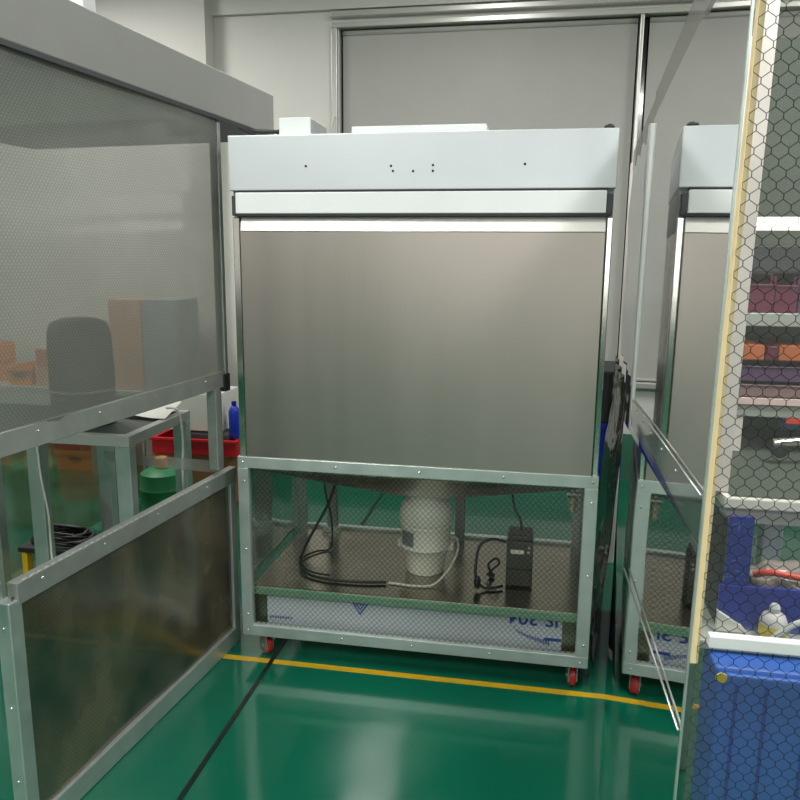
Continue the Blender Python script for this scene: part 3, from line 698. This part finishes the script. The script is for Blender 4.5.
# contents of the right bench
wt = thing('workbench', 'pale edged workbench with an upright post inside the right curtained bench', 'workbench', (.9, 1.9, 0))
obj('worktop', B(box, .405, 1.45, 1.60, 2.35, 1.102, 1.125, .003), M['whitecard'], wt)
obj('work_mat', B(box, .42, 1.44, 1.612, 2.34, 1.1255, 1.1275), M['backing'], wt)
obj('apron', B(box, .412, 1.44, 1.612, 1.63, 1.068, 1.101, .002), M['shelfgrey'], wt)
up = bmesh.new(); prism(up, [(.388, 1.635, 1.128), (.420, 1.635, 1.128), (.437, 1.635, 2.6), (.403, 1.635, 2.6)], (0, .03, 0))
up2 = obj('upright_post', up, M['palepost'], wt)
for x in (.50, 1.38):
    for y in (1.64, 2.28): obj('leg', B(box, x, x+.04, y, y+.04, 0, 1.066, .003), M['galv'], wt)
obj('lower_shelf', B(box,   .305, 1.30, 1.30, 1.595, .935, .953, .003), M['shelfgrey'], wt)
for x in (.62, 1.24): obj('shelf_leg', B(box, x, x+.035, 1.545, 1.58, 0, .934, .002), M['galv'], wt)
bc = thing('storage_cabinet', 'blue cabinet with a round yellow sticker below the shelf of the right bench', 'cabinet', (.62, 1.4, 0))
obj('cabinet_body', B(box, .327, .60, 1.25, 1.34, 0, .931, .006), M['bluelt'], bc)
dr = obj('cabinet_door', B(box, .331, .596, 1.236, 1.249, .03, .926, .004), M['bluelt'], bc)
obj('door_rib', BM((box, .357, .361, 1.232, 1.2355, .05, .91), (box, .405, .409, 1.232, 1.2355, .05, .91), (box, .47, .474, 1.232, 1.2355, .05, .91)), M['blue'], dr)
skb = bmesh.new(); lathe(skb, [(.0085, 1.2335), (.0095, 1.2355)], (.334, 0, .920), 20, 'y'); stk = obj('round_sticker', skb, M['yel'], dr); stk['label'] = 'round yellow sticker'
ski = bmesh.new(); lathe(ski, [(.0045, 1.2325), (.0045, 1.2334)], (.334, 0, .920), 16, 'y'); 
bnb = thing('picking_bin', 'open fronted deep blue plastic bin on the shelf of the right bench', 'bin', (.47, 1.45, .954))
obj('bin_side', B(box, .348, .356, 1.364, 1.55, .954, 1.160, .002), M['darkbin'], bnb)['label'] = 'shaded dark side'  # left side of the blue bin, shade put in as a dark colour
obj('bin_front_frame', BM((box, .3562, .397, 1.356, 1.364, 1.036, 1.165), (box, .348, .62, 1.352, 1.360, .954, 1.036)), M['bluedk'], bnb)
obj('bin_floor', B(box, .3562, .61, 1.366, 1.55, .954, .962), M['blue'], bnb)
obj('bin_side', B(box, .612, .62, 1.366, 1.55, .954, 1.165, .002), M['bluedk'], bnb)
ck = bmesh.new()
for k in range(16):
    x = .353+random.random()*.036; z = 1.045+random.random()*.045
    box(ck, x, x+.004, 1.3552, 1.3558, z, z+.0018)
box(ck, .371, .3735, 1.3552, 1.3558, 1.14, 1.158); box(ck, .362, .380, 1.3552, 1.3558, 1.150, 1.1525)
obj('scuff_marks', ck, M['bluelt'], bnb)
tri = bmesh.new(); prism(tri, [(.345, 1.337, .9545), (.398, 1.337, .9545), (.388, 1.337, .966), (.345, 1.337, .992)], (0, .012, 0))
tag(obj('white_scrap', tri, M['whitecard']), 'white triangular scrap leaning against the blue bin', 'card')
pk = bmesh.new()
bmesh.ops.create_icosphere(pk, subdivisions=4, radius=1.0)
for v in pk.verts:
    n = math.sin(v.co.x*9+v.co.z*7)*.06+math.sin(v.co.y*13+v.co.x*5)*.05
    v.co = Vector((v.co.x*.085, v.co.y*.06, v.co.z*.043))*(1+n)
    v.co.z = max(v.co.z, -.036)
pk.transform(Matrix.Translation((.500, 1.455, 1.003)))
pbag = thing('parts_bag', 'clear bag of parts with orange red strips in the blue bin', 'bag', (.5, 1.455, .965))
obj('bag_body', pk, M['bag'], pbag, smooth=True)
rs = bmesh.new()
tube(rs, [(.424, 1.42, 1.033), (.45, 1.405, 1.046), (.50, 1.40, 1.042), (.55, 1.405, 1.050), (.58, 1.43, 1.056)], .0065, 8)
tube(rs, [(.52, 1.39, 1.035), (.55, 1.39, 1.03), (.58, 1.40, 1.02)], .007, 8)
obj('bag_strip', rs, M['bagred'], pbag, smooth=True)
bo = thing('squeeze_bottle', 'white squeeze bottle with a yellow label on the shelf before the blue bin', 'bottle', (.445, 1.30, .954))
bb = bmesh.new(); lathe(bb, [(.021, .9545), (.0225, .96), (.0225, .988), (.018, .998), (.008, 1.004)], (.437, 1.33, 0), 24); smooth_by_angle(obj('bottle_body', bb, M['bottle'], bo), 50)
bb = bmesh.new(); lathe(bb, [(.0231, .961), (.0231, .982)], (.437, 1.33, 0), 24); obj('wrap_label', bb, M['yel'], bo)
bb = bmesh.new(); lathe(bb, [(.009, 1.0045), (.0095, 1.012), (.006, 1.018)], (.437, 1.33, 0), 16); obj('cap', bb, M['white'], bo)
obj('angled_nozzle', B(tube, [(  .425, 1.303, .960), (.441, 1.303, .977), (.462, 1.303, .995), (.485, 1.303, 1.006)], .0055, 8), M['white'], bo)
# shelving with bins behind the worktop
rk = thing('shelf_rack', 'shelf rack of bins standing on the worktop of the right bench', 'rack', (.95, 2.15, 1.126))
obj('shelf', B(box, .515, 1.42, 2.0, 2.3, 1.222, 1.258, .002), M['shelfgrey'], rk)
obj('shelf_edge', B(box, .515, 1.42, 1.990, 1.999, 1.255, 1.272, .001), M['pinkedge'], rk)
obj('shelf', B(box, .515, 1.42, 2.0, 2.3, 1.452, 1.485, .002), M['shelfgrey'], rk)
obj('back_board', B(box, .515, 1.42, 2.301, 2.315, 1.1281, 2.2), M['backing'], rk)
for x in (.515, 1.39): obj('upright', B(box, x, x+.028, 2.27, 2.30, 1.1281, 2.2, .002), M['palepost'], rk)
for x in (.515, 1.39): obj('front_upright', B(box, x, x+.02, 2.005, 2.025, 1.1281, 1.2215, .002), M['palepost'], rk)
obj('top_light_batten', B(box, .48, 1.42, 1.96, 2.0, 1.685, 1.715, .006), emis('lit batten', (255, 252, 244), 2.2), rk)
obj('batten_bracket', BM((box, .56, .58, 2.0, 2.30, 1.69, 1.71), (box, 1.30, 1.32, 2.0, 2.30, 1.69, 1.71)), M['palepost'], rk)
def bin_(label, x0, x1, z0, z1, m, y0=2.01, y1=2.24, grp='bins on the rack'):
    t = thing('storage_bin', label, 'bin', ((x0+x1)/2, (y0+y1)/2, z0), 0, grp)
    obj('bin_body', BM((box, x0, x1, y0, y1, z0, z0+.006), (box, x0, x0+.006, y0+.02, y1, z0+.006, z1), (box, x1-.006, x1, y0+.02, y1, z0+.006, z1), (box, x0, x1, y0, y0+.006, z0+.006, z0+(z1-z0)*.7), (box, x0+.006, x1-.006, y1-.006, y1, z0+.006, z1)), m, t)
    obj('bin_lip', B(box, x0-.001, x1+.001, y0-.004, y0+.008, z0+(z1-z0)*.7, z0+(z1-z0)*.76, .001), m, t)
bin_('maroon bin on the upper shelf of the rack, first from the left', .521, .580, 1.4865, 1.578, M['maroon'])
bin_('maroon bin on the upper shelf of the rack, second from the left', .583, .634, 1.4865, 1.575, M['maroon'])
bin_('purple bin on the upper shelf of the rack, at the right edge of the view', .638, .70, 1.4865, 1.58, M['purple'])
tag(obj('equipment_case', B(box, .523, .66, 2.02, 2.2, 1.5815, 1.652, .006), M['darkgrey']), 'dark grey case lying across the maroon bins of the rack', 'case')
bin_('mauve tray on the lower shelf of the rack under the dark purple tray', .521, .72, 1.273, 1.313, M['mauve'], grp='trays on the lower shelf of the rack')
bin_('dark purple tray stacked on the mauve tray in the rack', .521, .72, 1.3135, 1.362, M['purple'], grp='trays on the lower shelf of the rack')
carton('carton', 'orange carton on the purple tray at the left end of the rack', 'carton', .523, .575, 2.02, 2.2, 1.3635, 1.404, M['orangedk'])
carton('carton', 'dark maroon carton between the two orange cartons of the rack', 'carton', .577, .606, 2.02, 2.2, 1.3635, 1.402, M['maroon'])
carton('carton', 'orange carton right of the dark maroon one in the rack', 'carton', .608, .68, 2.02, 2.2, 1.3635, 1.404, M['orangedk'])
pp = thing('chrome_tap', 'chrome pipe with a dark round end above the right worktop', 'pipe', (.62, 1.9, 1.126))
obj('pipe', B(tube, [(.580, 1.90, 1.178), (.60, 1.90, 1.181), (.66, 1.90, 1.187), (.74, 1.90, 1.187)], .011, 12), M['chrome'], pp, smooth=True)
bb = bmesh.new(); lathe(bb, [(.012, 1.887), (.018, 1.89), (.018, 1.912), (.012, 1.915)], (.595, 0, 1.162), 18, 'y'); obj('dark_knob', bb, M['seam'], pp)
obj('pipe_stand', BM((box, .70, .712, 1.894, 1.906, 1.1285, 1.18), (box, .68, .735, 1.88, 1.92, 1.1276, 1.1285)), M['chrome'], pp)
tl = thing('tape_holder', 'navy holder with an orange red strip hung under the lower shelf of the rack', 'holder', (.64, 2.01, 1.195))
obj('holder_body', B(box, .625, .72, 2.0005, 2.03, 1.192, 1.2215, .004), M['navy'], tl)
obj('holder_strip', B(box, .635, .72, 1.997, 2.0, 1.208, 1.2215, .001), M['bagred'], tl)

# ------------------------------------------------------------------ ceiling lights (real fittings; lamps just below them)
def light_fixture(x, y, lab, z=3.55, L_=1.25, e=260):
    t = thing('ceiling_light', lab, 'light', (x, y, z), 0, 'ceiling lights')
    obj('housing', B(box, x-.16, x+.16, y-L_/2, y+L_/2, z+.035, z+.09, .006), M['white'], t)
    obj('tube_lamp', BM((lathe, [(.016, y-L_/2+.03), (.016, y+L_/2-.03)], (x-.08, 0, z+.015), 10, 'y'), (lathe, [(.016, y-L_/2+.03), (.016, y+L_/2-.03)], (x+.08, 0, z+.015), 10, 'y')), emis('tube glow', (255, 253, 246), 9), t)
    obj('hanger', BM((box, x-.004, x+.004, y-.4, y-.392, z+.09, 4.2), (box, x-.004, x+.004, y+.392, y+.4, z+.09, 4.2)), M['zinc'], t)
    la = bpy.data.lights.new('tube_area', 'AREA'); la.shape = 'RECTANGLE'; la.size = .3; la.size_y = L_; la.energy = e; la.color = (1.0, .985, .95)
    lo_ = bpy.data.objects.new('tube_area', la); COL.objects.link(lo_); lo_.location = (x, y, z-.01)
i = 0
places = ['rear left', 'rear right', 'front left', 'front right', 'far rear left', 'far rear right', 'nearest the window']
for (x, y, e) in ((-1.5, 1.0, 72), (1.2, 1.0, 72), (-1.5, -1.4, 90), (1.2, -1.4, 90), (-3.2, 3.9, 75), (2.3, 3.9, 70), (-.4, 4.0, 26)):
    light_fixture(x, y, 'twin tube ceiling light, %s of the room' % places[i], e=e); i += 1

la = bpy.data.lights.new('booth_fill', 'AREA'); la.shape = 'RECTANGLE'; la.size = .9; la.size_y = .08; la.energy = 5; la.color = (1, .98, .95)  # unseen fill added to brighten the inside of the right bench
lo_ = bpy.data.objects.new('booth_fill', la); COL.objects.link(lo_); lo_.location = (.95, 1.45, 2.2)
la = bpy.data.lights.new('front_fill', 'AREA'); la.shape = 'RECTANGLE'; la.size = 2.2; la.size_y = 1.3; la.energy = 30; la.color = (1, .99, .97)  # unseen fill added behind the camera to brighten fan and back panel
lo_ = bpy.data.objects.new('front_fill', la); COL.objects.link(lo_); lo_.location = (-.5, -4.3, 1.9); lo_.rotation_euler = (PI/2, 0, 0)
w = bpy.data.worlds.new('World'); sc.world = w; w.use_nodes = True
w.node_tree.nodes['Background'].inputs[0].default_value = (.8, .82, .8, 1); w.node_tree.nodes['Background'].inputs[1].default_value = .3

# ------------------------------------------------------------------ camera
pitch, roll, yaw, H = .187, .009, .177, 1.611
f = Vector((-math.sin(yaw)*math.cos(pitch), math.cos(yaw)*math.cos(pitch), -math.sin(pitch)))
r = Vector((math.cos(yaw), math.sin(yaw), 0)); u = r.cross(f)
r2 = math.cos(roll)*r+math.sin(roll)*u; u2 = -math.sin(roll)*r+math.cos(roll)*u
cam = bpy.data.cameras.new('camera'); co = bpy.data.objects.new('camera', cam); COL.objects.link(co)
cam.sensor_width = 36; cam.lens = 750/800*36; cam.clip_start = .02
m4 = Matrix((r2, u2, -f)).transposed().to_4x4(); m4.translation = (0, 0, H)
co.matrix_world = m4
sc.camera = co
sc.view_settings.view_transform = 'Standard'
sc.view_settings.look = 'None'
sc.view_settings.exposure = 0
sc.cycles.transparent_max_bounces = 24
sc.cycles.max_bounces = 10
sc.cycles.sample_clamp_indirect = 3
